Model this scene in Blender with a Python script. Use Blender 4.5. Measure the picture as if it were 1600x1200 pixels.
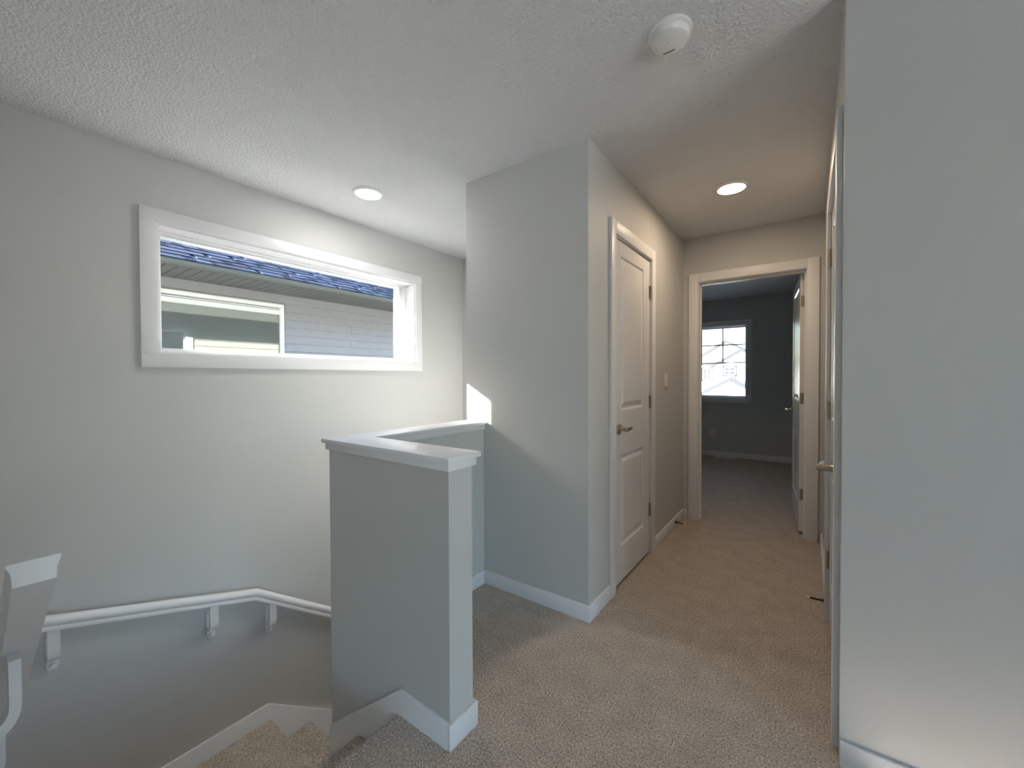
import bpy, bmesh, math, random
from mathutils import Matrix, Vector

random.seed(7)
scene = bpy.context.scene
for o in list(bpy.data.objects):
    bpy.data.objects.remove(o, do_unlink=True)
col = scene.collection

# ------------------------------------------------------------------ camera
cam_d = bpy.data.cameras.new('camera')
cam = bpy.data.objects.new('camera', cam_d)
col.objects.link(cam)
cam_d.sensor_fit = 'HORIZONTAL'
cam_d.sensor_width = 36.0
cam_d.lens = 637.62 / 1600.0 * 36.0
cam_d.clip_start = 0.02
cam_d.clip_end = 300
_r = Vector((0.80820627, 0.5888894, -0.0034496))
_u = Vector((-0.00616666, 0.01432038, 0.99987844))
_f = Vector((-0.58886722, 0.80808675, -0.0152053))
cam.matrix_world = Matrix(((_r.x, _u.x, -_f.x, 0.0),
                           (_r.y, _u.y, -_f.y, 0.0),
                           (_r.z, _u.z, -_f.z, 1.2394),
                           (0, 0, 0, 1)))
scene.camera = cam

# ------------------------------------------------------------------ world, sun, exposure
SUN_DIR = Vector((1.0, 0.771, -0.563)).normalized()      # the way the sunlight travels
world = bpy.data.worlds.new('sky')
scene.world = world
world.use_nodes = True
wn = world.node_tree
wn.nodes.clear()
w_out = wn.nodes.new('ShaderNodeOutputWorld')
w_bg = wn.nodes.new('ShaderNodeBackground')
w_sky = wn.nodes.new('ShaderNodeTexSky')
w_sky.sky_type = 'NISHITA'
w_sky.sun_disc = False
w_sky.sun_elevation = math.asin(-SUN_DIR.z)
w_sky.sun_rotation = math.atan2(-SUN_DIR.x, -SUN_DIR.y)
w_sky.air_density = 1.0
w_sky.dust_density = 2.0
w_bg.inputs['Strength'].default_value = 0.80
wn.links.new(w_sky.outputs[0], w_bg.inputs['Color'])
wn.links.new(w_bg.outputs[0], w_out.inputs['Surface'])

sun_d = bpy.data.lights.new('sun_offscreen', 'SUN')
sun_d.energy = 30.0
sun_d.angle = math.radians(0.53)
sun_d.color = (1.0, 0.975, 0.94)
sun = bpy.data.objects.new('sun_offscreen', sun_d)
sun.rotation_euler = SUN_DIR.to_track_quat('-Z', 'Y').to_euler()
sun.location = (-12, -10, 9)
col.objects.link(sun)

vs = scene.view_settings
vs.view_transform = 'Standard'
vs.look = 'None'
vs.gamma = 1.0
vs.use_curve_mapping = False
vs.exposure = 0.92

HALL_LAMP_W = 3.6
STAIR_LAMP_W = 3.5

# ------------------------------------------------------------------ materials
MATS = {}


def s2l(c):
    return tuple(((v / 12.92) if v <= 0.04045 else ((v + 0.055) / 1.055) ** 2.4) for v in c)


def rgb(r, g, b):
    return s2l((r / 255.0, g / 255.0, b / 255.0)) + (1.0,)


def principled(name, color, rough=0.5, metallic=0.0, spec=0.5):
    m = bpy.data.materials.new(name)
    m.use_nodes = True
    b = m.node_tree.nodes['Principled BSDF']
    b.inputs['Base Color'].default_value = color
    b.inputs['Roughness'].default_value = rough
    b.inputs['Metallic'].default_value = metallic
    b.inputs['Specular IOR Level'].default_value = spec
    MATS[name] = m
    return m, m.node_tree, b


def coords(nt):
    g = nt.nodes.new('ShaderNodeNewGeometry')
    return g.outputs['Position']


def noise(nt, vec, scale, detail=2.0, rough=0.5):
    n = nt.nodes.new('ShaderNodeTexNoise')
    n.inputs['Scale'].default_value = scale
    n.inputs['Detail'].default_value = detail
    n.inputs['Roughness'].default_value = rough
    nt.links.new(vec, n.inputs['Vector'])
    return n.outputs['Fac']


def ramp(nt, fac, stops):
    r = nt.nodes.new('ShaderNodeValToRGB')
    e = r.color_ramp.elements
    while len(e) < len(stops):
        e.new(0.5)
    for k, (pos, c) in enumerate(stops):
        e[k].position = pos
        e[k].color = c
    nt.links.new(fac, r.inputs['Fac'])
    return r.outputs['Color']


def bump(nt, bsdf, height, strength, dist):
    b = nt.nodes.new('ShaderNodeBump')
    b.inputs['Strength'].default_value = strength
    b.inputs['Distance'].default_value = dist
    nt.links.new(height, b.inputs['Height'])
    nt.links.new(b.outputs['Normal'], bsdf.inputs['Normal'])


def paint(name, c, rough, bscale, bstr, bdist, spec=0.4):
    m, nt, b = principled(name, c, rough, 0, spec)
    p = coords(nt)
    f = noise(nt, p, 1.3, 2)
    lo = tuple(v * 0.985 for v in c[:3]) + (1,)
    hi = tuple(min(1, v * 1.015) for v in c[:3]) + (1,)
    nt.links.new(ramp(nt, f, [(0.3, lo), (0.7, hi)]), b.inputs['Base Color'])
    bump(nt, b, noise(nt, p, bscale, 3), bstr, bdist)
    return m


WALL = paint('wall_paint', rgb(201, 201, 200), 0.55, 260, 0.10, 0.0006, 0.3)
TRIM = paint('white_trim_paint', rgb(232, 232, 234), 0.42, 60, 0.04, 0.0004, 0.5)
DOORP = paint('white_door_paint', rgb(230, 230, 231), 0.22, 90, 0.05, 0.0004, 0.5)
VINYL = paint('white_vinyl', rgb(236, 237, 238), 0.35, 40, 0.02, 0.0003, 0.5)
PLASTIC = paint('white_plastic', rgb(232, 231, 228), 0.35, 40, 0.0, 0.0003, 0.5)


def make_ceiling_mat():
    m, nt, b = principled('ceiling_texture_paint', rgb(226, 227, 228), 0.85, 0, 0.2)
    p = coords(nt)
    a = noise(nt, p, 75, 4, 0.55)
    v = nt.nodes.new('ShaderNodeTexVoronoi')
    v.inputs['Scale'].default_value = 100
    nt.links.new(p, v.inputs['Vector'])
    mx = nt.nodes.new('ShaderNodeMath')
    mx.operation = 'MULTIPLY_ADD'
    nt.links.new(v.outputs['Distance'], mx.inputs[0])
    mx.inputs[1].default_value = 0.5
    nt.links.new(a, mx.inputs[2])
    bump(nt, b, mx.outputs[0], 0.8, 0.009)
    return m


CEIL = make_ceiling_mat()


def make_carpet():
    m, nt, b = principled('carpet_pile', rgb(150, 134, 120), 0.95, 0, 0.05)
    p = coords(nt)
    f1 = noise(nt, p, 150, 3, 0.65)
    f2 = noise(nt, p, 9, 3, 0.6)
    base = ramp(nt, f1, [(0.31, rgb(112, 99, 88)), (0.44, rgb(184, 168, 152)), (0.56, rgb(210, 195, 180)), (0.69, rgb(248, 238, 226))])
    big = ramp(nt, f2, [(0.3, (0.86, 0.86, 0.86, 1)), (0.7, (1.06, 1.06, 1.06, 1))])
    mx = nt.nodes.new('ShaderNodeMixRGB')
    mx.blend_type = 'MULTIPLY'
    mx.inputs[0].default_value = 1.0
    nt.links.new(base, mx.inputs[1])
    nt.links.new(big, mx.inputs[2])
    nt.links.new(mx.outputs[0], b.inputs['Base Color'])
    b.inputs['Sheen Weight'].default_value = 0.15
    bump(nt, b, noise(nt, p, 170, 3, 0.7), 0.8, 0.006)
    return m


CARPET = make_carpet()
NICKEL, _nt, _b = principled('satin_nickel', rgb(176, 166, 150), 0.32, 1.0)
DARKMETAL, _nt, _b = principled('dark_spring_steel', rgb(70, 62, 54), 0.4, 1.0)
WHITERUB, _nt, _b = principled('white_rubber', rgb(225, 222, 215), 0.6)
DARK, _nt, _b = principled('painted_slot_shade', rgb(40, 38, 36), 0.8)  # flat dark colour standing in for the shade inside the outlet slots


def speckled(name, c, rough, scale, amt, spec=0.3):
    m, nt, b = principled(name, c, rough, 0, spec)
    p = coords(nt)
    f = noise(nt, p, scale, 3)
    lo = tuple(v * (1 - amt) for v in c[:3]) + (1,)
    hi = tuple(min(1, v * (1 + amt)) for v in c[:3]) + (1,)
    nt.links.new(ramp(nt, f, [(0.3, lo), (0.7, hi)]), b.inputs['Base Color'])
    return m


SIDING = speckled('grey_vinyl_siding', rgb(147, 146, 152), 0.6, 14, 0.04)
BEIGE = speckled('beige_vinyl_siding', rgb(196, 196, 178), 0.5, 14, 0.04)
SOFFIT = speckled('grey_aluminium_soffit', rgb(116, 114, 111), 0.6, 20, 0.05)
FASCIA = speckled('grey_green_fascia', rgb(98, 100, 95), 0.6, 10, 0.04)
SHINGLES = [speckled('sky_tinted_shingle_%s' % n, c, 0.75, 60, 0.22) for n, c in
            (('mid', rgb(39, 48, 72)), ('dark', rgb(30, 37, 58)), ('pale', rgb(52, 61, 84)))]  # dark grey shingles; the sky's blue reflection is painted into their colour
ROOFGREY = speckled('grey_roof_trim', rgb(48, 51, 56), 0.6, 6, 0.06)
HOUSEWHITE = speckled('white_house_siding', rgb(232, 232, 232), 0.6, 5, 0.02)
GROUND = speckled('pale_gravel_ground', rgb(188, 186, 182), 0.95, 3, 0.12)


def make_glass(name, tint, refl):
    m = bpy.data.materials.new(name)
    m.use_nodes = True
    nt = m.node_tree
    nt.nodes.clear()
    out = nt.nodes.new('ShaderNodeOutputMaterial')
    tr = nt.nodes.new('ShaderNodeBsdfTransparent')
    tr.inputs['Color'].default_value = tint
    gl = nt.nodes.new('ShaderNodeBsdfGlossy')
    gl.inputs['Roughness'].default_value = 0.0
    mix = nt.nodes.new('ShaderNodeMixShader')
    fr = nt.nodes.new('ShaderNodeFresnel')
    fr.inputs['IOR'].default_value = refl
    nt.links.new(fr.outputs[0], mix.inputs[0])
    nt.links.new(tr.outputs[0], mix.inputs[1])
    nt.links.new(gl.outputs[0], mix.inputs[2])
    nt.links.new(mix.outputs[0], out.inputs['Surface'])
    MATS[name] = m
    return m


GLASS = make_glass('clear_window_glass', (0.97, 0.985, 0.975, 1), 1.35)
DARKPANE, _nt, _b = principled('reflective_dark_pane', rgb(92, 98, 96), 0.02, 0.0, 0.5)
_b.inputs['IOR'].default_value = 2.1


def emission(name, c, s):
    m = bpy.data.materials.new(name)
    m.use_nodes = True
    nt = m.node_tree
    nt.nodes.clear()
    out = nt.nodes.new('ShaderNodeOutputMaterial')
    e = nt.nodes.new('ShaderNodeEmission')
    e.inputs['Color'].default_value = c
    e.inputs['Strength'].default_value = s
    nt.links.new(e.outputs[0], out.inputs['Surface'])
    return m


LENS_WARM = emission('warm_led_lens', (1.0, 0.86, 0.68, 1), 6.0)
LENS_COOL = emission('white_led_lens', (1.0, 0.98, 0.95, 1), 6.0)

# ------------------------------------------------------------------ mesh helpers


class MB:
    """collects shapes in world coordinates and links them as one mesh object"""

    def __init__(self):
        self.v = []
        self.f = []
        self.smooth = set()

    def add(self, verts, faces, smooth=False):
        o = len(self.v)
        self.v += [tuple(p) for p in verts]
        for fc in faces:
            if smooth:
                self.smooth.add(len(self.f))
            self.f.append(tuple(o + i for i in fc))
        return self

    def box(self, x0, x1, y0, y1, z0, z1):
        if x0 > x1: x0, x1 = x1, x0
        if y0 > y1: y0, y1 = y1, y0
        if z0 > z1: z0, z1 = z1, z0
        vs_ = [(x0, y0, z0), (x1, y0, z0), (x1, y1, z0), (x0, y1, z0),
               (x0, y0, z1), (x1, y0, z1), (x1, y1, z1), (x0, y1, z1)]
        return self.add(vs_, [(0, 3, 2, 1), (4, 5, 6, 7), (0, 1, 5, 4), (1, 2, 6, 5), (2, 3, 7, 6), (3, 0, 4, 7)])

    def prism(self, poly, vec, smooth=False):
        """polygon of 3D points extruded by vec"""
        n = len(poly)
        a = [Vector(q) for q in poly]
        b = [q + Vector(vec) for q in a]
        nrm = Vector((0, 0, 0))
        for i in range(n):
            nrm += a[i].cross(a[(i + 1) % n])
        flip = nrm.dot(Vector(vec)) > 0
        fs = [tuple(range(n)), tuple(range(2 * n - 1, n - 1, -1))]
        fs += [((i + 1) % n, i, n + i, n + (i + 1) % n) for i in range(n)]
        if flip:
            fs = [tuple(reversed(q)) for q in fs]
        self.add(a + b, fs[:2])
        o = len(self.v) - 2 * n
        for q in fs[2:]:
            if smooth:
                self.smooth.add(len(self.f))
            self.f.append(tuple(o + i for i in q))
        return self

    def lathe(self, prof, origin, axis, seg=32, caps=True):
        """profile of (radius, height) turned about axis through origin"""
        ax = Vector(axis).normalized()
        t = Vector((1, 0, 0)) if abs(ax.x) < 0.9 else Vector((0, 1, 0))
        e1 = ax.cross(t).normalized()
        e2 = ax.cross(e1)
        o = Vector(origin)
        vs_ = []
        for (r, h) in prof:
            for k in range(seg):
                a = 2 * math.pi * k / seg
                vs_.append(o + ax * h + e1 * (r * math.cos(a)) + e2 * (r * math.sin(a)))
        fs = []
        for i in range(len(prof) - 1):
            for k in range(seg):
                k2 = (k + 1) % seg
                fs.append((i * seg + k, i * seg + k2, (i + 1) * seg + k2, (i + 1) * seg + k))
        base = len(self.v)
        self.add(vs_, fs, smooth=True)
        if caps:
            self.f.append(tuple(base + k for k in range(seg - 1, -1, -1)))
            self.f.append(tuple(base + (len(prof) - 1) * seg + k for k in range(seg)))
        return self

    def tube(self, pts, r, seg=12):
        for a, b in zip(pts[:-1], pts[1:]):
            d = Vector(b) - Vector(a)
            self.lathe([(r, 0), (r, d.length)], a, d, seg)
        return self

    def sweep(self, prof, path, side):
        """closed profile (a, b) swept along path with mitred joints; a runs along side"""
        side = Vector(side).normalized()
        pts = [Vector(q) for q in path]
        n = len(prof)
        rings = []
        for i, q in enumerate(pts):
            d0 = (pts[i] - pts[i - 1]).normalized() if i > 0 else None
            d1 = (pts[i + 1] - pts[i]).normalized() if i < len(pts) - 1 else None
            if d0 is None: d0 = d1
            if d1 is None: d1 = d0
            u0 = side.cross(d0).normalized()
            u1 = side.cross(d1).normalized()
            if u0.z < 0: u0 = -u0
            if u1.z < 0: u1 = -u1
            m = (u0 + u1).normalized()
            k = 1.0 / max(0.3, m.dot(u0))
            rings.append([q + side * a + m * (b * k) for a, b in prof])
        vs_ = [q for r in rings for q in r]
        fs = []
        for i in range(len(rings) - 1):
            for k in range(n):
                k2 = (k + 1) % n
                fs.append((i * n + k, i * n + k2, (i + 1) * n + k2, (i + 1) * n + k))
        base = len(self.v)
        self.add(vs_, fs, smooth=True)
        self.f.append(tuple(base + k for k in range(n - 1, -1, -1)))
        self.f.append(tuple(base + (len(rings) - 1) * n + k for k in range(n)))
        return self

    def build(self, name, mat, parent=None, bevel=0.0, seg=2, matrix=None, fix=True):
        me = bpy.data.meshes.new(name)
        vs_ = [Vector(q) for q in self.v]
        if matrix is not None:
            vs_ = [matrix @ q for q in vs_]
        base = Vector((0, 0, 0))
        if parent is not None:
            base = world_base(parent)
        else:
            lo = Vector((min(q.x for q in vs_), min(q.y for q in vs_), min(q.z for q in vs_)))
            hi = Vector((max(q.x for q in vs_), max(q.y for q in vs_), max(q.z for q in vs_)))
            base = Vector(((lo.x + hi.x) / 2, (lo.y + hi.y) / 2, lo.z))
        me.from_pydata([tuple(q - base) for q in vs_], [], self.f)
        for i, pl in enumerate(me.polygons):
            pl.use_smooth = i in self.smooth
        me.update()
        if fix or bevel > 0:
            bm = bmesh.new()
            bm.from_mesh(me)
            if bevel > 0:
                es = [e for e in bm.edges if len(e.link_faces) == 2 and e.calc_face_angle(0) > 0.6]
                bmesh.ops.bevel(bm, geom=es, offset=bevel, segments=seg, affect='EDGES', profile=0.5, clamp_overlap=True)
            bmesh.ops.recalc_face_normals(bm, faces=bm.faces)
            bm.to_mesh(me)
            bm.free()
            me.set_sharp_from_angle(angle=math.radians(35))
        me.materials.append(mat)
        o = bpy.data.objects.new(name, me)
        col.objects.link(o)
        if parent is not None:
            o.parent = parent
        else:
            o.location = base
        return o


def world_base(o):
    p = Vector(o.location)
    while o.parent is not None:
        o = o.parent
        p = p + Vector(o.location)
    return p


def tag(o, label, cat, group=None, kind=None):
    o['label'] = label
    o['category'] = cat
    if group: o['group'] = group
    if kind: o['kind'] = kind
    return o


def thing(name, loc, label, cat, group=None, kind=None):
    o = bpy.data.objects.new(name, None)
    o.empty_display_size = 0.1
    o.location = loc
    col.objects.link(o)
    return tag(o, label, cat, group, kind)


def struct(name, mb, mat, label, cat, bevel=0.0):
    return tag(mb.build(name, mat, None, bevel), label, cat, None, 'structure')


def wall_x(mb, x0, x1, y0, y1, z0, z1, holes):
    """wall slab thin in x, running along y, with rectangular holes (ya, yb, za, zb)"""
    ys = y0
    for (ya, yb, za, zb) in sorted(holes):
        if ya > ys: mb.box(x0, x1, ys, ya, z0, z1)
        if za > z0: mb.box(x0, x1, ya, yb, z0, za)
        if zb < z1: mb.box(x0, x1, ya, yb, zb, z1)
        ys = yb
    mb.box(x0, x1, ys, y1, z0, z1)
    return mb


def wall_y(mb, y0, y1, x0, x1, z0, z1, holes):
    xs = x0
    for (xa, xb, za, zb) in sorted(holes):
        if xa > xs: mb.box(xs, xa, y0, y1, z0, z1)
        if za > z0: mb.box(xa, xb, y0, y1, z0, za)
        if zb < z1: mb.box(xa, xb, y0, y1, zb, z1)
        xs = xb
    mb.box(xs, x1, y0, y1, z0, z1)
    return mb


# ------------------------------------------------------------------ key dimensions (metres)
CH = 2.44            # ceiling
XW = -2.842          # window wall, inner face
XO = -3.04           # window wall, outer face
XC = -1.7206         # closet block, stairwell side
XH = -0.8994         # hall left wall
XR = 0.085           # hall right wall
YC = 1.8866          # closet block front
YE = 3.794           # hall end wall
YB = 3.910           # bedroom side of the end wall
YS = 3.0527          # far wall of the stairwell
YF = 7.05            # bedroom window wall
YK = 1.655           # front of the wall block beside the hall
LOW = -2.9
WIN = (0.655, 2.435, 1.372, 2.083)          # stair window opening y0 y1 z0 z1
BWIN = (-1.724, -0.764, 0.915, 2.035)       # bedroom window opening x0 x1 z0 z1
D1 = (2.205, 2.885, 0.0, 2.065)             # closet door rough opening (y)
D2 = (-0.79, -0.005, 0.0, 2.065)            # bedroom door rough opening (x)
D3 = (1.785, 2.610, 0.0, 2.065)             # right hand door rough opening (y)
YL = -3.2                                   # loft back wall
XL = 3.2                                    # loft right wall
LWIN = (-2.9, 0.9, 0.25, 2.2)

# ------------------------------------------------------------------ setting
m = MB()
m.box(-1.21, XL, 0.0, 0.965, -0.25, 0.0)
m.box(-0.72, XL, -0.115, 0.0, -0.25, 0.0)
m.box(-1.21, XL, YL, -0.115, -0.25, 0.0)
m.box(XW, -1.21, YL, -0.115, -0.25, 0.0)
m.box(-1.64, XR + 0.115, 0.965 + 0.05, YC, -0.25, 0.0)
m.box(-0.965, XR + 0.115, 0.965, 1.015, -0.25, 0.0)
m.box(XH - 0.115, XR + 0.115, YC, YB, -0.25, 0.0)
m.box(XW, 2.0, YB, YF, -0.25, 0.0)
struct('floor', m, CARPET, 'speckled beige brown cut pile carpet of the hall and bedroom', 'floor')
struct('floor_lower', MB().box(XW, XL, YL, YF, LOW - 0.2, LOW), CARPET, 'carpeted floor at the foot of the stairs', 'floor')
struct('ceiling', MB().box(XO, XL + 0.2, YL - 0.2, YF + 0.2, CH, CH + 0.16), CEIL,
       'white stippled ceiling over the hall and stairwell', 'ceiling')

m = MB()
wall_x(m, XO + 0.02, XW, YL - 0.2, YF + 0.2, LOW, CH, [WIN])
struct('wall_left', m, WALL, 'pale grey stairwell wall with the long window', 'wall')
m = MB()
m.box(XC, XH, YC, YC + 0.115, LOW, CH)
m.box(XC, XC + 0.115, YC + 0.115, YS + 0.115, LOW, CH)
struct('wall_closet', m, WALL, 'pale grey closet wall where the half wall ends', 'wall')
struct('wall_stair_far', MB().box(XW, XC, YS, YS + 0.115, -0.35, CH), WALL, 'pale grey wall at the far end of the stairwell', 'wall')
m = MB()
wall_x(m, XH - 0.115, XH, YC + 0.115, YE, 0, CH, [D1])
struct('wall_hall_left', m, WALL, 'pale grey hall wall with the narrow closet door', 'wall')
m = MB()
wall_y(m, YE, YB, XW, 2.0, 0, CH, [D2])
struct('wall_hall_end', m, WALL, 'pale grey wall at the end of the hall around the bedroom doorway', 'wall')
m = MB()
wall_x(m, XR, XR + 0.115, YK + 0.115, YE, 0, CH, [D3])
m.box(XR, XL, YK, YK + 0.115, 0, CH)
struct('wall_right', m, WALL, 'plain pale grey wall block beside the hall entrance', 'wall')
struct('wall_stair_near', MB().box(XW, -0.72, -0.115, 0.0, LOW, CH), WALL, 'pale grey wall on the near side of the stairs', 'wall')
m = MB()
m.box(XW, XL + 0.2, YL - 0.2, YL, 0, CH)
struct('wall_loft_back', m, WALL, 'pale grey back wall of the loft', 'wall')
m = MB()
wall_x(m, XL, XL + 0.2, YL, YF + 0.2, LOW, CH, [LWIN])
struct('wall_loft_side', m, WALL, 'pale grey side wall of the loft with a wide window', 'wall')
m = MB()
wall_y(m, YF, YF + 0.2, XW, XL + 0.2, LOW, CH, [BWIN])
struct('wall_bedroom_far', m, WALL, 'pale grey bedroom wall with the gridded window', 'wall')
struct('wall_bedroom_right', MB().box(2.0, 2.115, YB - 0.115, YF, 0, CH), WALL, 'pale grey right hand wall of the bedroom', 'wall')

# baseboards
BH, BT = 0.082, 0.013


def base(name, boxes, label):
    m_ = MB()
    for b_ in boxes:
        m_.box(*b_)
    return struct(name, m_, TRIM, label, 'baseboard', 0.003)


base('baseboard_closet', [(-1.60, XH + BT, YC - BT, YC, 0, BH)], 'white baseboard along the closet wall')
base('baseboard_niche', [(-1.5885, -1.5885 + BT, 1.0935, YC - BT, 0, BH)], 'white baseboard inside the niche behind the half wall')
base('baseboard_hall_near', [(XH, XH + BT, YC, 2.151, 0, BH)], 'short white baseboard between closet corner and closet door')
base('baseboard_hall_far', [(XH, XH + BT, 2.952, YE - BT, 0, BH)], 'white baseboard below the light switch')
base('baseboard_hall_end', [(XH + BT, -0.861, YE - BT, YE, 0, BH)], 'short white baseboard left of the bedroom doorway')
base('baseboard_hall_right', [(XR - BT, XR, 2.672, YE - 0.02, 0, BH)], 'white baseboard on the right hall wall')
base('baseboard_right', [(XR, XL, YK - BT, YK, 0, BH)], 'white baseboard below the plain wall block')
base('baseboard_bedroom', [(XW, 2.0, YF - BT, YF, 0, BH)], 'white baseboard below the bedroom window')
base('baseboard_bedroom_left', [(XW, XW + BT, YB, YF - BT, 0, BH)], 'white baseboard on the left bedroom wall')

# stair skirts
m = MB()
m.prism([(-0.965, 0.952, 0.085), (-1.212, 0.952, 0.092), (-1.69, 0.952, -0.278), (-1.69, 0.952, -0.75), (-1.212, 0.952, -0.3), (-0.965, 0.952, -0.0)], (0, 0.013, 0))
m.box(-0.965, -0.952, 0.952, 1.093, 0.0, 0.085)
m.box(-1.5885, -0.9652, 1.08, 1.093, 0.0, 0.085)
struct('trim_1', m, TRIM, 'white skirting of the half wall dropping with the first stairs', 'skirting', 0.002)
m = MB()
m.prism([(XW, 0.0, -0.60), (XW, 0.306, -0.69), (XW, 0.42, -0.877), (XW, 1.186, -0.877), (XW, YS, -0.877 - 0.762 * (YS - 1.186)),
         (XW, YS, -2.88), (XW, 1.186, -1.45), (XW, 0.0, -1.3)], (0.013, 0, 0))
struct('trim_2', m, TRIM, 'white skirting on the window wall following the lower stairs', 'skirting', 0.002)

# ------------------------------------------------------------------ half wall
hw = thing('half_wall', (-1.33, 1.0, 0.0), 'L shaped pale grey half wall with a white cap beside the stairs', 'half wall', None, 'structure')
m = MB()
m.prism([(-1.69, 0.965, LOW), (-0.965, 0.965, LOW), (-0.965, 1.08, LOW), (-1.5885, 1.08, LOW), (-1.5885, YC, LOW), (-1.69, YC, LOW)], (0, 0, 0.932 - LOW))
m.build('wall_body', WALL, hw)


def ell(d, z0, z1):
    x0, x1, x2 = -1.69 - d, -1.5885 + d, -0.965 + d
    y0, y1 = 0.965 - d, 1.08 + d
    return [(x0, y0, z0), (x2, y0, z0), (x2, y1, z0), (x1, y1, z0), (x1, YC, z0), (x0, YC, z0)], (0, 0, z1 - z0)


MB().prism(*ell(0.012, 0.931, 0.961)).build('cap_trim', TRIM, hw, 0.0015)
MB().prism(*ell(0.024, 0.961, 0.979)).build('cap', TRIM, hw, 0.002)

# ------------------------------------------------------------------ stairs
RISE = 0.195
st = thing('staircase', (-2.0, 0.5, LOW), 'carpeted winding stairs going down below the long window', 'staircase', None, 'structure')


def step(poly, z, depth=0.42):
    m_ = MB()
    m_.prism([(x, y, z - depth) for x, y in poly], (0, 0, depth))
    m_.build('step', CARPET, st, 0.018, 3)


step([(-1.19, 0.0), (-1.19, 0.952), (-1.47, 0.952), (-1.47, 0.0)], -RISE)
step([(-1.435, 0.0), (-1.435, 0.952), (-1.715, 0.952), (-1.715, 0.0)], -2 * RISE)
NX, NY = -1.69, 0.965
step([(NX, NY), (NX, 0.0), (-2.27, 0.0)], -3 * RISE)
step([(NX, NY), (-2.24, 0.0), (XW, 0.0), (XW, 0.29)], -4 * RISE)
step([(NX, NY), (XW + 0.013, 0.32), (XW + 0.013, 1.20), (NX, 1.20)], -5 * RISE)
for k in range(7):
    y = 1.175 + 0.256 * k
    step([(NX, y), (XW + 0.013, y), (XW + 0.013, min(y + 0.285, YS)), (NX, min(y + 0.285, YS))], -(6 + k) * RISE)
m = MB()
m.lathe([(0.016, 0), (0.016, 0.952)], (-1.212, 0.0, -0.016), (0, 1, 0), 20)
m.build('nosing', CARPET, st)

# ------------------------------------------------------------------ handrails
PROF = [(0.0, 0.031), (0.012, 0.029), (0.021, 0.023), (0.026, 0.013), (0.026, 0.003), (0.022, -0.006), (0.018, -0.011),
        (0.019, -0.016), (0.022, -0.020), (0.022, -0.030)]
PROF = PROF + [(-a, b) for a, b in reversed(PROF[1:])]


def rail_bracket(parent, c, out, along, zr, k=1.0):
    """c: point on the wall under the rail, out: unit away from wall, along: unit along wall, zr: rail centre height"""
    out = Vector(out)
    along = Vector(along)
    up = Vector((0, 0, 1))
    c = Vector((c[0], c[1], zr))

    def P(a, b, z):
        return c + out * a + along * b + up * z
    hw_ = 0.021
    pl = MB()
    prof = [(-hw_, -0.085), (-hw_, -0.222), (-0.012, -0.240), (0.012, -0.240), (hw_, -0.222), (hw_, -0.085), (0.012, -0.072), (-0.012, -0.072)]
    pl.prism([P(0.0, b, z) for b, z in prof], out * 0.018)
    plate = pl.build('bracket', TRIM, parent, 0.002)
    ar = MB()
    pts = [(0.080, -0.028), (0.080, -0.125)]
    for k_ in range(1, 7):
        a = math.pi / 2 * k_ / 6
        pts.append((0.043 + 0.037 * math.cos(a), -0.125 - 0.058 * math.sin(a)))
    pts += [(0.018, -0.188)]
    inner = [(0.018, -0.162), (0.043, -0.160)]
    for k_ in range(5, -1, -1):
        a = math.pi / 2 * k_ / 6
        inner.append((0.043 + 0.019 * math.cos(a), -0.125 - 0.034 * math.sin(a)))
    inner.append((0.062, -0.028))
    ar.prism([P(a, -0.0205, z) for a, z in pts + inner], along * 0.041)
    ar.build('arm', TRIM, plate)
    for zz, rr, ln in ((-0.096, 0.007, 0.006), (-0.215, 0.011, 0.024)):
        s_ = MB()
        s_.lathe([(rr, 0), (rr, ln - 0.003), (rr * 0.6, ln)], P(0.018, 0.0, zz), out, 14)
        s_.build('screw', TRIM, plate)


RX = XW + 0.07
hr = thing('handrail', (RX, 1.1, -0.1), 'white wooden handrail bending downwards on the wall below the long window', 'handrail')
A = (RX, 0.17, 0.160)
B_ = (RX, 1.094, -0.098)
Cc = (RX, 2.85, -0.098 - 0.70 * (2.85 - 1.094))
MB().sweep(PROF, [A, B_, Cc], (1, 0, 0)).build('rail', TRIM, hr, fix=True)
for yb in (0.255, 0.872, 1.190, 2.2):
    zr = 0.160 - 0.279 * (yb - 0.17) if yb < 1.094 else -0.098 - 0.70 * (yb - 1.094)
    rail_bracket(hr, (XW, yb), (1, 0, 0), (0, 1, 0), zr - 0.004)

hr2 = thing('handrail', (-1.2, 0.08, 0.9), 'white wooden handrail with a square cut upper end on the near stair wall', 'handrail')
sl = 0.77
half = [(0.0, 0.0), (0.032, 0.0), (0.032, -0.006), (0.0285, -0.013), (0.0265, -0.022), (0.026, -0.042), (0.0, -0.042)]
prof = half[1:-1] + [(-a, b) for a, b in reversed(half[1:-1])]
m = MB()
m.prism([(-1.10, 0.081 + a, 0.923 + b) for a, b in prof], (-1.15, 0, -1.15 * sl), smooth=True)
m.build('rail', TRIM, hr2)
for xb in (-1.40, -1.98):
    zr = 0.923 - sl * (-1.10 - xb)
    rail_bracket(hr2, (xb, 0.0), (0, 1, 0), (-1, 0, 0), zr - 0.03)

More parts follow.
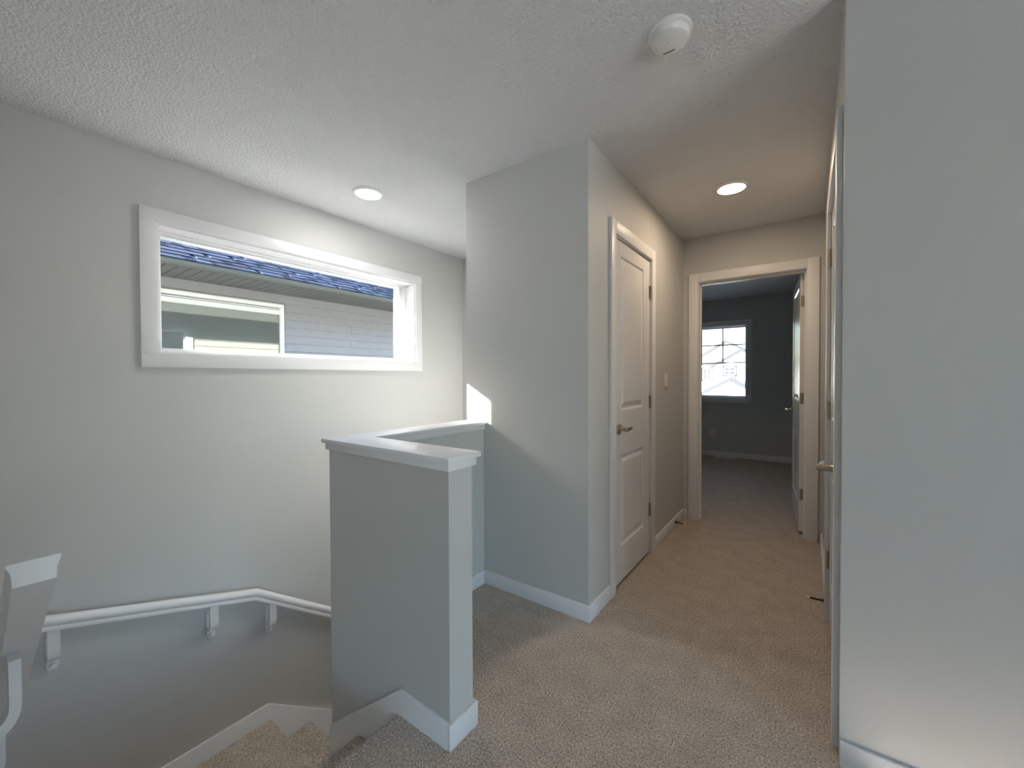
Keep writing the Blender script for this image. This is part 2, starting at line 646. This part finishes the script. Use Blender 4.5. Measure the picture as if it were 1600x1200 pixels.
# ------------------------------------------------------------------ stair window
w1 = thing('window_1', (XW, 1.545, 1.372), 'long fixed white framed window over the stairs looking at the neighbouring house', 'window', None, 'structure')
y0, y1, z0, z1 = WIN
CW = 0.070
for bx in ((y0 - CW, y1 + CW, z1, z1 + CW), (y0 - CW, y1 + CW, z0 - CW, z0), (y0 - CW, y0, z0, z1), (y1, y1 + CW, z0, z1)):
    MB().box(XW, XW + 0.017, *bx).build('casing', TRIM, w1, 0.002)
JX = XW - 0.104
jt = 0.012
MB().box(JX, XW + 0.001, y0, y1, z1 - jt, z1).build('jamb', TRIM, w1)
MB().box(JX, XW + 0.001, y0, y1, z0, z0 + jt).build('sill', TRIM, w1)
MB().box(JX, XW + 0.001, y0, y0 + jt, z0 + jt, z1 - jt).build('jamb', TRIM, w1)
MB().box(JX, XW + 0.001, y1 - jt, y1, z0 + jt, z1 - jt).build('jamb', TRIM, w1)
FW = 0.042
fx0, fx1 = -3.085, JX
m = MB()
for (a, b, c, d) in ((y0, y1, z1 - 0.024, z1), (y0, y1, z0, z0 + 0.036), (y0, y0 + FW, z0 + 0.036, z1 - 0.024), (y1 - FW, y1, z0 + 0.036, z1 - 0.024)):
    m.box(fx0, fx1, a, b, c, d)
m.build('frame', VINYL, w1, 0.002)
m = MB()
gx = -2.985
for (a, b, c, d) in ((y0 + FW, y1 - FW, z1 - 0.030, z1 - 0.024), (y0 + FW, y1 - FW, z0 + 0.036, z0 + 0.044),
                     (y0 + FW, y0 + FW + 0.008, z0 + 0.044, z1 - 0.030), (y1 - FW - 0.008, y1 - FW, z0 + 0.044, z1 - 0.030)):
    m.box(gx - 0.012, gx + 0.012, a, b, c, d)
m.build('glazing_bead', VINYL, w1)
MB().box(gx - 0.003, gx + 0.003, y0 + FW + 0.008, y1 - FW - 0.008, z0 + 0.044, z1 - 0.030).build('pane', GLASS, w1)

# ------------------------------------------------------------------ bedroom window
w2 = thing('window_2', (-1.244, YF, 0.915), 'white framed bedroom window with a grid of thin bars', 'window', None, 'structure')
x0, x1, z0, z1 = BWIN
for bx in ((x0 - CW, x1 + CW, z1, z1 + CW), (x0 - CW, x1 + CW, z0 - CW, z0), (x0 - CW, x0, z0, z1), (x1, x1 + CW, z0, z1)):
    MB().box(bx[0], bx[1], YF - 0.017, YF, bx[2], bx[3]).build('casing', TRIM, w2, 0.002)
for (a, b, c, d) in ((x0, x1, z1 - jt, z1), (x0, x1, z0, z0 + jt), (x0, x0 + jt, z0 + jt, z1 - jt), (x1 - jt, x1, z0 + jt, z1 - jt)):
    MB().box(a, b, YF - 0.001, YF + 0.09, c, d).build('jamb', TRIM, w2)
m = MB()
for (a, b, c, d) in ((x0, x1, z1 - 0.035, z1), (x0, x1, z0, z0 + 0.035), (x0, x0 + 0.03, z0 + 0.035, z1 - 0.035), (x1 - 0.03, x1, z0 + 0.035, z1 - 0.035)):
    m.box(a, b, YF + 0.09, YF + 0.19, c, d)
m.build('frame', VINYL, w2, 0.002)
GY = YF + 0.13
for zz in (1.742, 1.462):
    MB().box(x0 + 0.03, x1 - 0.03, GY - 0.012, GY - 0.004, zz - 0.010, zz + 0.010).build('glazing_bar', VINYL, w2)
for xx in (-1.105, -1.415):
    MB().box(xx - 0.010, xx + 0.010, GY - 0.012, GY - 0.004, 1.469, z1 - 0.035).build('glazing_bar', VINYL, w2)
MB().box(x0 + 0.03, x1 - 0.03, GY - 0.003, GY + 0.003, z0 + 0.035, z1 - 0.035).build('pane', GLASS, w2)

# loft window behind the camera
w3 = thing('window_3', (XL, -1.35, LWIN[2]), 'wide white framed window of the loft', 'window', None, 'structure')
y0, y1, z0, z1 = LWIN
for bx in ((y0 - CW, y1 + CW, z1, z1 + CW), (y0 - CW, y1 + CW, z0 - CW, z0), (y0 - CW, y0, z0, z1), (y1, y1 + CW, z0, z1)):
    MB().box(XL - 0.017, XL, *bx).build('casing', TRIM, w3, 0.002)
m = MB()
for (a, b, c, d) in ((y0, y1, z1 - 0.05, z1), (y0, y1, z0, z0 + 0.05), (y0, y0 + 0.05, z0, z1), (y1 - 0.05, y1, z0, z1), (-1.38, -1.32, z0, z1)):
    m.box(XL + 0.08, XL + 0.16, a, b, c, d)
m.build('frame', VINYL, w3)
MB().box(XL + 0.117, XL + 0.123, y0 + 0.05, y1 - 0.05, z0 + 0.05, z1 - 0.05).build('pane', GLASS, w3)

# ------------------------------------------------------------------ doors
DW, DT = 0.0, 0.035


def door_leaf(parent, w, h, mat4, panels, zoff):
    """two panel moulded door; local x from the hinge, y into the thickness, z up"""
    xs = [0.0, panels[0][0], panels[0][1], w]
    zs = [0.0, panels[0][2], panels[0][3], panels[1][2], panels[1][3], h]
    m_ = MB()
    for side, yy in ((0, 0.0), (1, DT)):
        for i in range(3):
            for j in range(5):
                if i == 1 and j in (1, 3):
                    continue
                q = [(xs[i], yy, zs[j]), (xs[i + 1], yy, zs[j]), (xs[i + 1], yy, zs[j + 1]), (xs[i], yy, zs[j + 1])]
                m_.add(q, [(0, 1, 2, 3) if side == 0 else (3, 2, 1, 0)])
    for (a, b) in (((0, 0), (w, 0)), ((0, h), (w, h))):
        q = [(a[0], 0, a[1]), (b[0], 0, b[1]), (b[0], DT, b[1]), (a[0], DT, a[1])]
        m_.add(q, [(0, 3, 2, 1) if a[1] == 0 else (0, 1, 2, 3)])
    for xx in (0, w):
        q = [(xx, 0, 0), (xx, DT, 0), (xx, DT, h), (xx, 0, h)]
        m_.add(q, [(0, 3, 2, 1) if xx == 0 else (0, 1, 2, 3)])
    T = mat4 @ Matrix.Translation((0, 0, zoff))
    leaf = m_.build('leaf', DOORP, parent, 0, matrix=T, fix=False)
    if T.to_3x3().determinant() < 0:
        leaf.data.flip_normals()
    for (xa, xb, za, zb) in panels:
        p_ = MB()
        for side in (0, 1):
            loops = []
            for ins, dep in ((0.0, 0.0), (0.009, 0.0085), (0.020, 0.0095), (0.046, 0.002), (0.050, 0.0015)):
                yy = dep if side == 0 else DT - dep
                loops.append([(xa + ins, yy, za + ins), (xb - ins, yy, za + ins), (xb - ins, yy, zb - ins), (xa + ins, yy, zb - ins)])
            vs_ = [q for l in loops for q in l]
            fs = []
            for i in range(len(loops) - 1):
                for k in range(4):
                    k2 = (k + 1) % 4
                    q = (i * 4 + k, i * 4 + k2, (i + 1) * 4 + k2, (i + 1) * 4 + k)
                    fs.append(q if side == 0 else tuple(reversed(q)))
            n0 = (len(loops) - 1) * 4
            q = (n0, n0 + 1, n0 + 2, n0 + 3)
            fs.append(q if side == 0 else tuple(reversed(q)))
            p_.add(vs_, fs)
        po = p_.build('panel', DOORP, leaf, 0, matrix=T, fix=False)
        if T.to_3x3().determinant() < 0:
            po.data.flip_normals()
    return leaf, T


def lever(leaf, T, x, z, side, direction):
    """lever handle on face y=0 (side -1) or y=DT (side +1); lever points along local x * direction"""
    y = 0.0 if side < 0 else DT
    s_ = side
    m_ = MB()
    m_.lathe([(0.0325, 0.0), (0.0325, 0.006), (0.029, 0.010), (0.014, 0.012), (0.0115, 0.016), (0.0115, 0.045), (0.013, 0.050), (0.013, 0.060), (0.009, 0.064)],
             (x, y, z), (0, s_, 0), 28)
    pr = []
    for k in range(12):
        a = 2 * math.pi * k / 12
        pr.append((0.008 * math.cos(a), 0.010 * math.sin(a)))
    n = len(pr)
    rings = []
    for t, sc in ((0.0, 1.15), (0.03, 1.0), (0.075, 0.95), (0.105, 0.9), (0.112, 0.5)):
        off = -0.010 * (t / 0.11) ** 2
        rings.append([(x + direction * t, y + s_ * (0.052 + off + a * sc), z + b * sc) for a, b in pr])
    vs_ = [q for r in rings for q in r]
    fs = [(i * n + k, i * n + (k + 1) % n, (i + 1) * n + (k + 1) % n, (i + 1) * n + k) for i in range(len(rings) - 1) for k in range(n)]
    m_.add(vs_, fs, True)
    m_.f.append(tuple(len(m_.v) - n + k for k in range(n)))
    h_ = m_.build('lever_handle', NICKEL, leaf, 0, matrix=T)
    h_['label'] = 'satin nickel lever handle'
    return h_


def hinges(parent, T, zs, edge=False):
    for z in zs:
        m_ = MB()
        for k in range(3):
            m_.lathe([(0.0068, 0), (0.0068, 0.0285)], (-0.003, -0.006, z - 0.0445 + k * 0.030), (0, 0, 1), 14)
        m_.box(-0.0025, 0.012, -0.002, -0.0001, z - 0.044, z + 0.044)
        if edge:
            m_.box(-0.0022, -0.0002, 0.0, 0.031, z - 0.044, z + 0.044)
        else:
            m_.box(-0.016, -0.0035, -0.002, -0.0001, z - 0.044, z + 0.044)
        h_ = m_.build('hinge', NICKEL, parent, 0, matrix=T)
        h_['label'] = 'satin nickel butt hinge'


HZ = (0.315, 1.07, 1.83)
CS = 0.074          # casing width

# closet door in the left hall wall
d1 = thing('door_1', (XH, 2.545, 0), 'narrow white two panel closet door, closed, in the left hall wall', 'door', None, 'structure')
ya, yb, _, zt = D1
JT = 0.018
for bx in ((ya - CS + 0.020, ya + 0.012, 0, zt - 0.012 + CS), (yb - 0.012, yb + CS - 0.012, 0, zt - 0.012 + CS)):
    MB().box(XH, XH + 0.017, *bx).build('casing', TRIM, d1, 0.002)
MB().box(XH, XH + 0.017, ya + 0.012, yb - 0.012, zt - 0.012, zt - 0.012 + CS).build('casing', TRIM, d1, 0.002)
for bx in ((ya, ya + JT, 0, zt), (yb - JT, yb, 0, zt), (ya + JT, yb - JT, zt - JT, zt)):
    MB().box(XH - 0.115, XH, *bx).build('jamb', TRIM, d1)
MB().box(XH - 0.052, XH - 0.040, ya + JT, yb - JT, 2.03, zt - JT).build('stop', TRIM, d1)
w = yb - ya - 2 * JT - 0.006
T1 = Matrix(((0, -1, 0, XH - 0.003), (-1, 0, 0, yb - JT - 0.003), (0, 0, 1, 0), (0, 0, 0, 1)))
leaf, T = door_leaf(d1, w, 2.018, T1, [(0.122, w - 0.108, 0.21, 0.755), (0.122, w - 0.108, 1.02, 1.935)], 0.022)
lever(leaf, T, w - 0.065, 0.915, -1, -1)
hinges(leaf, T1, HZ)

# bedroom door, standing open
d2 = thing('door_2', (-0.4, YE, 0), 'white two panel bedroom door standing open at the end of the hall', 'door', None, 'structure')
xa, xb, _, zt = D2
for bx in ((xa - CS + 0.012, xa + 0.012, zt - 0.012 + CS), (xb - 0.012, xb + CS - 0.012, zt - 0.012 + CS)):
    MB().box(bx[0], bx[1], YE - 0.017, YE, 0, bx[2]).build('casing', TRIM, d2, 0.002)
    MB().box(bx[0], bx[1], YB, YB + 0.017, 0, bx[2]).build('casing', TRIM, d2, 0.002)
for yy in (YE - 0.017, YB):
    MB().box(xa + 0.012, xb - 0.012, yy, yy + 0.017, zt - 0.012, zt - 0.012 + CS).build('casing', TRIM, d2, 0.002)
for bx in ((xa, xa + JT, 0, zt), (xb - JT, xb, 0, zt), (xa + JT, xb - JT, zt - JT, zt)):
    MB().box(bx[0], bx[1], YE, YB, bx[2], bx[3]).build('jamb', TRIM, d2)
for bx in ((xa + JT, xa + JT + 0.011, 0, zt - JT), (xb - JT - 0.011, xb - JT, 0, zt - JT), (xa + JT + 0.011, xb - JT - 0.011, zt - JT - 0.011, zt - JT)):
    MB().box(bx[0], bx[1], YE + 0.045, YE + 0.078, bx[2], bx[3]).build('stop', TRIM, d2)
w = 0.745
ang = math.radians(5.0)
dx, dy = -math.sin(ang), math.cos(ang)
T2 = Matrix(((dx, -dy, 0, xb - JT - 0.004), (dy, dx, 0, YB + 0.010), (0, 0, 1, 0), (0, 0, 0, 1)))
leaf, T = door_leaf(d2, w, 2.018, T2, [(0.122, w - 0.122, 0.21, 0.755), (0.122, w - 0.122, 1.02, 1.935)], 0.022)
lever(leaf, T, w - 0.065, 0.915, 1, -1)
lever(leaf, T, w - 0.065, 0.915, -1, -1)
hinges(leaf, T2, HZ, True)

# right hand door
d3 = thing('door_3', (XR, 2.2, 0), 'white two panel door, closed, in the right hall wall', 'door', None, 'structure')
ya, yb, _, zt = D3
for bx in ((ya - CS + 0.012, ya + 0.012, 0, zt - 0.012 + CS), (yb - 0.012, yb + CS - 0.012, 0, zt - 0.012 + CS)):
    MB().box(XR - 0.017, XR, *bx).build('casing', TRIM, d3, 0.002)
MB().box(XR - 0.017, XR, ya + 0.012, yb - 0.012, zt - 0.012, zt - 0.012 + CS).build('casing', TRIM, d3, 0.002)
for bx in ((ya, ya + JT, 0, zt), (yb - JT, yb, 0, zt), (ya + JT, yb - JT, zt - JT, zt)):
    MB().box(XR, XR + 0.115, *bx).build('jamb', TRIM, d3)
w = yb - ya - 2 * JT - 0.006
T3 = Matrix(((0, 1, 0, XR + 0.002), (-1, 0, 0, yb - JT - 0.003), (0, 0, 1, 0), (0, 0, 0, 1)))
leaf, T = door_leaf(d3, w, 2.018, T3, [(0.122, w - 0.122, 0.21, 0.755), (0.122, w - 0.122, 1.02, 1.935)], 0.022)
lever(leaf, T, w - 0.065, 0.885, -1, -1)
hinges(leaf, T3, HZ)

# ------------------------------------------------------------------ lamps and fittings


def disc_light(loc, r, label, watts, color, lens, group=None):
    t = thing('ceiling_light', loc, label, 'light', group)
    x, y, z = loc
    MB().lathe([(r + 0.018, 0.0), (r + 0.018, -0.005), (r + 0.012, -0.013), (r + 0.001, -0.015), (r, -0.011)], loc, (0, 0, 1), 48).build('trim_ring', PLASTIC, t)
    MB().lathe([(r, -0.0112), (r * 0.98, -0.0135), (r * 0.6, -0.0145), (0.002, -0.015)], loc, (0, 0, 1), 48).build('lens', lens, t)
    ld = bpy.data.lights.new('ceiling_light_glow', 'AREA')
    ld.shape = 'DISK'
    ld.size = 2 * r * 0.96
    ld.energy = watts
    ld.color = color
    lo = bpy.data.objects.new('lamp_glow', ld)
    lo.location = (0, 0, -0.018)
    lo.parent = t
    col.objects.link(lo)
    return t


disc_light((-2.312, 1.602, CH), 0.078, 'round white ceiling light over the stairwell', STAIR_LAMP_W, (1.0, 0.975, 0.93), LENS_COOL)
disc_light((-0.405, 2.915, CH), 0.078, 'round warm glowing ceiling light in front of the bedroom doorway', HALL_LAMP_W, (1.0, 0.76, 0.52), LENS_WARM)

sd = thing('smoke_detector', (-0.400, 1.487, CH), 'round white smoke detector on the stippled ceiling', 'smoke detector')
MB().lathe([(0.072, 0.0), (0.072, -0.010), (0.066, -0.014)], (-0.400, 1.487, CH), (0, 0, 1), 40).build('base', PLASTIC, sd)
MB().lathe([(0.064, -0.014), (0.064, -0.024), (0.060, -0.034), (0.050, -0.040), (0.002, -0.042)], (-0.400, 1.487, CH), (0, 0, 1), 40).build('cover', PLASTIC, sd)
MB().box(-0.432, -0.392, 1.520, 1.525, CH - 0.0415, CH - 0.039).build('slot', SOFFIT, sd)
MB().lathe([(0.010, -0.041), (0.010, -0.0445)], (-0.400, 1.487, CH), (0, 0, 1), 16).build('test_button', PLASTIC, sd)

sw = thing('light_switch', (XH, 3.25, 1.15), 'white rocker light switch between closet door and bedroom doorway', 'light switch')
MB().box(XH, XH + 0.006, 3.215, 3.285, 1.150, 1.265).build('plate', PLASTIC, sw, 0.002)
MB().prism([(XH + 0.006, 3.2335, 1.174), (XH + 0.011, 3.2335, 1.174), (XH + 0.007, 3.2335, 1.241), (XH + 0.006, 3.2335, 1.241)], (0, 0.033, 0)).build('rocker', PLASTIC, sw)

ol = thing('wall_outlet', (-1.223, YF, 0.30), 'white wall outlet below the bedroom window', 'outlet')
MB().box(-1.258, -1.188, YF - 0.006, YF, 0.297, 0.412).build('plate', PLASTIC, ol, 0.002)
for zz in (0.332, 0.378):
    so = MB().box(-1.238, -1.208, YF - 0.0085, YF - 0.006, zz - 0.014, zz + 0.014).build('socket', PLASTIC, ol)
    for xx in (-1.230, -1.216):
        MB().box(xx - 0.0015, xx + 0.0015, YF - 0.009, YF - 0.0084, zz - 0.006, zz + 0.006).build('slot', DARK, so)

fv = thing('floor_register', (-1.04, 6.94, 0.0), 'white metal floor register beside the bedroom baseboard', 'floor vent')
m = MB()
for (a, b, c, d) in ((-1.19, -0.89, 6.885, 6.900), (-1.19, -0.89, 6.975, 6.990), (-1.19, -1.175, 6.900, 6.975), (-0.905, -0.89, 6.900, 6.975)):
    m.box(a, b, c, d, 0.0, 0.008)
m.build('frame', PLASTIC, fv)
for k in range(14):
    xx = -1.166 + k * 0.0194
    MB().box(xx, xx + 0.010, 6.900, 6.975, 0.001, 0.006).build('slat', PLASTIC, fv)


def door_stop(base_pt, out, label):
    t = thing('door_stop', base_pt, label, 'door stop')
    p = Vector(base_pt)
    o_ = Vector(out)
    MB().lathe([(0.012, 0.0), (0.012, 0.004), (0.007, 0.010)], p, o_, 18).build('mount', DARKMETAL, t)
    m_ = MB()
    prof = []
    for k in range(23):
        prof.append((0.0045 if k % 2 else 0.0058, 0.009 + k * 0.0025))
    m_.lathe(prof, p, o_, 14)
    m_.build('spring', DARKMETAL, t)
    MB().lathe([(0.0075, 0.062), (0.0085, 0.068), (0.0075, 0.077), (0.004, 0.080)], p, o_, 16).build('tip', WHITERUB, t)


door_stop((XH + BT, 3.50, 0.045), (1, 0, -0.05), 'dark spring door stop with white tip on the baseboard below the light switch')
door_stop((XR - BT, 2.72, 0.045), (-1, 0, -0.02), 'dark spring door stop with white tip on the right hall baseboard')

# ------------------------------------------------------------------ outdoors
struct('ground', MB().box(-60, 60, -60, 130, -3.3, -3.2), GROUND, 'pale ground between the houses', 'ground')


def siding(parent, xw, sgn, ya, yb, za, zb, exp, mat, holes, joints):
    """lapped boards on a wall facing sgn*x; each board a part"""
    n = int((zb - za) / exp)
    for k in range(n):
        z = za + k * exp
        cuts = [(ya, yb)]
        for (ha, hb, hc, hd) in holes:
            if z + exp > hc and z < hd:
                new = []
                for (a, b) in cuts:
                    if ha > a: new.append((a, min(b, ha)))
                    if hb < b: new.append((max(a, hb), b))
                cuts = new
        for (a, b) in cuts:
            segs = [a]
            for j in joints[k % len(joints)]:
                if a + 0.2 < j < b - 0.2:
                    segs.append(j)
            segs.append(b)
            for s0, s1 in zip(segs[:-1], segs[1:]):
                m_ = MB()
                m_.prism([(xw, s0 + 0.001, z), (xw + sgn * 0.022, s0 + 0.001, z), (xw + sgn * 0.021, s0 + 0.001, z + 0.006),
                          (xw + sgn * 0.004, s0 + 0.001, z + exp + 0.001), (xw, s0 + 0.001, z + exp + 0.001)], (0, s1 - s0 - 0.002, 0))
                m_.build('siding_board', mat, parent)


# neighbouring house
NXW = -5.908
SZ = 2.401
nh = thing('neighbour_house', (NXW, 3.0, -3.2), 'neighbouring house with grey lap siding, vented eave and dark grey shingles painted with a blue sky tint', 'house')
MB().box(NXW - 7.0, NXW - 0.001, -7.0, 10.0, -3.2, SZ).build('wall', SIDING, nh)
NW = (0.38, 2.713, 0.93, 2.257)
siding(nh, NXW, 1, -7.0, 10.0, SZ - 0.01 - 0.11 * 34, SZ, 0.11, SIDING, [NW], [(3.75,), (5.6,), (-1.0, 4.4), (6.4,), (3.75,), (7.4,)])
# neighbour's window
nwf = MB()
ya, yb, za, zb = NW
for (a, b, c, d) in ((ya, yb, zb - 0.048, zb), (ya, yb, za, za + 0.05), (ya, ya + 0.05, za + 0.05, zb - 0.048), (yb - 0.048, yb, za + 0.05, zb - 0.048)):
    nwf.box(NXW, NXW + 0.045, a, b, c, d)
nw = nwf.build('window', VINYL, nh, 0.003)
m = MB()
for (a, b, c, d) in ((ya + 0.05, yb - 0.048, zb - 0.072, zb - 0.062), (ya + 0.05, yb - 0.048, zb - 0.140, zb - 0.082)):
    m.box(NXW, NXW + 0.022, a, b, c, d)
m.build('sash', VINYL, nw)
MB().box(NXW, NXW + 0.008, ya + 0.05, yb - 0.048, za + 0.05, zb - 0.048).build('pane', DARKPANE, nw)
MB().box(NXW, NXW + 0.020, 2.735, 2.756, 0.93, 2.28).build('window_trim', SIDING, nh)
# eave
EX = -5.098
for k in range(96):
    ys_ = -1.2 + 0.108 * k
    MB().prism([(NXW, ys_ + 0.005, SZ), (EX, ys_ + 0.005, SZ), (EX, ys_ + 0.005, SZ + 0.012), (NXW, ys_ + 0.005, SZ + 0.012)], (0, 0.098, 0)).build('soffit_panel', SOFFIT, nh)
MB().box(NXW, EX, -7.4, 10.4, SZ + 0.012, SZ + 0.02).build('soffit_backing', SOFFIT, nh)
MB().box(EX, EX + 0.02, -7.4, 10.4, SZ - 0.03, SZ + 0.02).build('fascia', FASCIA, nh)
m = MB()
m.prism([(EX + 0.02, -7.4, SZ - 0.040), (EX + 0.060, -7.4, SZ - 0.042), (EX + 0.082, -7.4, SZ - 0.020), (EX + 0.080, -7.4, SZ - 0.008), (EX + 0.094, -7.4, SZ + 0.012), (EX + 0.086, -7.4, SZ + 0.014),
         (EX + 0.072, -7.4, SZ + 0.000), (EX + 0.02, -7.4, SZ - 0.004)], (0, 17.8, 0))
m.build('gutter', FASCIA, nh)
PITCH = 0.50
rx, rz = EX + 0.055, SZ + 0.028
rp = MB()
rp.prism([(rx, -7.4, rz - 0.004), (rx - 4.5, -7.4, rz - 0.004 + 4.5 * PITCH), (rx - 9.0, -7.4, rz - 0.004), (rx - 9.0, -7.4, rz - 0.024), (rx - 4.5, -7.4, rz - 0.024 + 4.5 * PITCH), (rx, -7.4, rz - 0.024)], (0, 17.8, 0))
rp.build('roof_deck', SHINGLES[1], nh)
nrm = Vector((PITCH, 0, 1)).normalized()
tan = Vector((-1, 0, PITCH)).normalized()
shapes = {}
for c in range(7):
    for k in range(40):
        wdt = 0.16 + 0.05 * ((k * 7 + c * 5) % 4)
        yy = -1.0 + 0.238 * k + (0.11 if c % 2 else 0.0) + 0.03 * ((k * 3 + c) % 3)
        o = Vector((rx, yy, rz)) + tan * (0.145 * c - 0.02)
        key = (round(wdt, 2), (k * 5 + c * 3 + (k * c) % 4) % 3)
        if key not in shapes:
            m_ = MB()
            q = [Vector((0, 0, 0)), tan * 0.20, tan * 0.20 + nrm * 0.004, nrm * 0.013]
            m_.prism(q, (0, wdt + 0.03, 0))
            so = m_.build('shingle', SHINGLES[key[1]], nh)
            # shape kept relative to the house base so that copies can be moved
            base_ = world_base(nh)
            for v_ in so.data.vertices:
                v_.co = v_.co + base_
            shapes[key] = so.data
        else:
            so = bpy.data.objects.new('shingle', shapes[key])
            so.parent = nh
            col.objects.link(so)
        so.location = o - world_base(nh)

# own house outside: siding, eave and roof over the stair window
oh = thing('wall_exterior', (XO, 2.0, LOW), 'sunlit beige lap siding outside the stair window', 'wall', None, 'structure')
siding(oh, XO + 0.02, -1, -3.3, 7.2, 0.0 - 0.1016 * 10, 2.30, 0.1016, BEIGE, [(y0_ := WIN[0] - 0.06, WIN[1] + 0.06, WIN[2] - 0.06, WIN[3] + 0.06)], [(3.9,), (5.0,), (-0.5,)])
m = MB()
for (a, b, c, d) in ((WIN[0] - 0.06, WIN[1] + 0.06, WIN[3], WIN[3] + 0.06), (WIN[0] - 0.06, WIN[1] + 0.06, WIN[2] - 0.06, WIN[2]),
                     (WIN[0] - 0.06, WIN[0], WIN[2], WIN[3]), (WIN[1], WIN[1] + 0.06, WIN[2], WIN[3])):
    m.box(XO + 0.02, XO - 0.035, a, b, c, d)
m.build('brick_mould', VINYL, oh)
rf = thing('roof_eave', (XO - 0.3, 2.0, 2.315), 'grey soffit and fascia above the stair window outside', 'roof', None, 'structure')
MB().box(XO + 0.02, -3.66, YL - 0.6, YF + 0.6, 2.318, 2.335).build('soffit', SOFFIT, rf)
MB().box(-3.66, -3.68, YL - 0.6, YF + 0.6, 2.300, 2.47).build('fascia', FASCIA, rf)
m = MB()
m.prism([(-3.70, YL - 0.6, 2.47), (0.1, YL - 0.6, 2.47 + 3.8 * 0.42), (3.9, YL - 0.6, 2.47), (3.9, YL - 0.6, 2.60 - 0.14), (-3.70, YL - 0.6, 2.46)], (0, YF - YL + 1.2, 0))
m.build('roof_deck', SHINGLES[1], rf)

# house across the street, seen through the bedroom window
ah = thing('house_across_street', (-6.2, 42.0, -3.2), 'white house with grey gable roofs seen through the bedroom window', 'house')


def gable(parent, xc, half, apex, slope, yf, yb_, zb, over=0.30, th=0.26):
    ez = apex - slope * half
    w_ = MB()
    w_.prism([(xc - half, yf, zb), (xc + half, yf, zb), (xc + half, yf, ez - 0.25), (xc, yf, apex - 0.25), (xc - half, yf, ez - 0.25)], (0, yb_ - yf, 0))
    w_.build('gable_wall', HOUSEWHITE, parent)
    for sg in (-1, 1):
        r_ = MB()
        xo_ = xc + sg * (half + 0.35)
        zo_ = apex - slope * (half + 0.35)
        r_.prism([(xc, yf - over, apex), (xo_, yf - over, zo_), (xo_, yf - over, zo_ - th), (xc, yf - over, apex - th)], (0, yb_ - yf + over, 0))
        r_.build('roof_slope', ROOFGREY, parent)


gable(ah, -6.24, 4.2, 4.66, 0.61, 42.0, 52.0, -3.2)
gable(ah, -4.90, 2.15, 3.80, 0.60, 41.3, 43.0, -3.2, 0.25, 0.24)
gable(ah, -5.07, 3.2, 1.20, 0.57, 36.0, 42.0, -3.2, 0.30, 0.28)
MB().box(-10.4, -7.05, 41.93, 42.0, 2.36, 2.50).build('band_board', ROOFGREY, ah)
for (xa, xb, za, zb, yy) in ((-8.30, -7.36, 0.84, 2.16, 42.0), (-6.39, -5.25, 1.30, 2.26, 41.3)):
    m = MB()
    for (a, b, c, d) in ((xa, xb, zb - 0.10, zb), (xa, xb, za, za + 0.10), (xa, xa + 0.10, za, zb), (xb - 0.10, xb, za, zb)):
        m.box(a, b, yy - 0.06, yy, c, d)
    wo = m.build('window', ROOFGREY, ah)
    xm, zm = (xa + xb) / 2, (za + zb) / 2
    for (a, b) in ((xa + 0.17, xm - 0.04), (xm + 0.04, xb - 0.17)):
        for (c, d) in ((za + 0.17, zm - 0.03), (zm + 0.03, zb - 0.17)):
            MB().box(a, b, yy - 0.03, yy - 0.002, c, d).build('pane', ROOFGREY, wo)
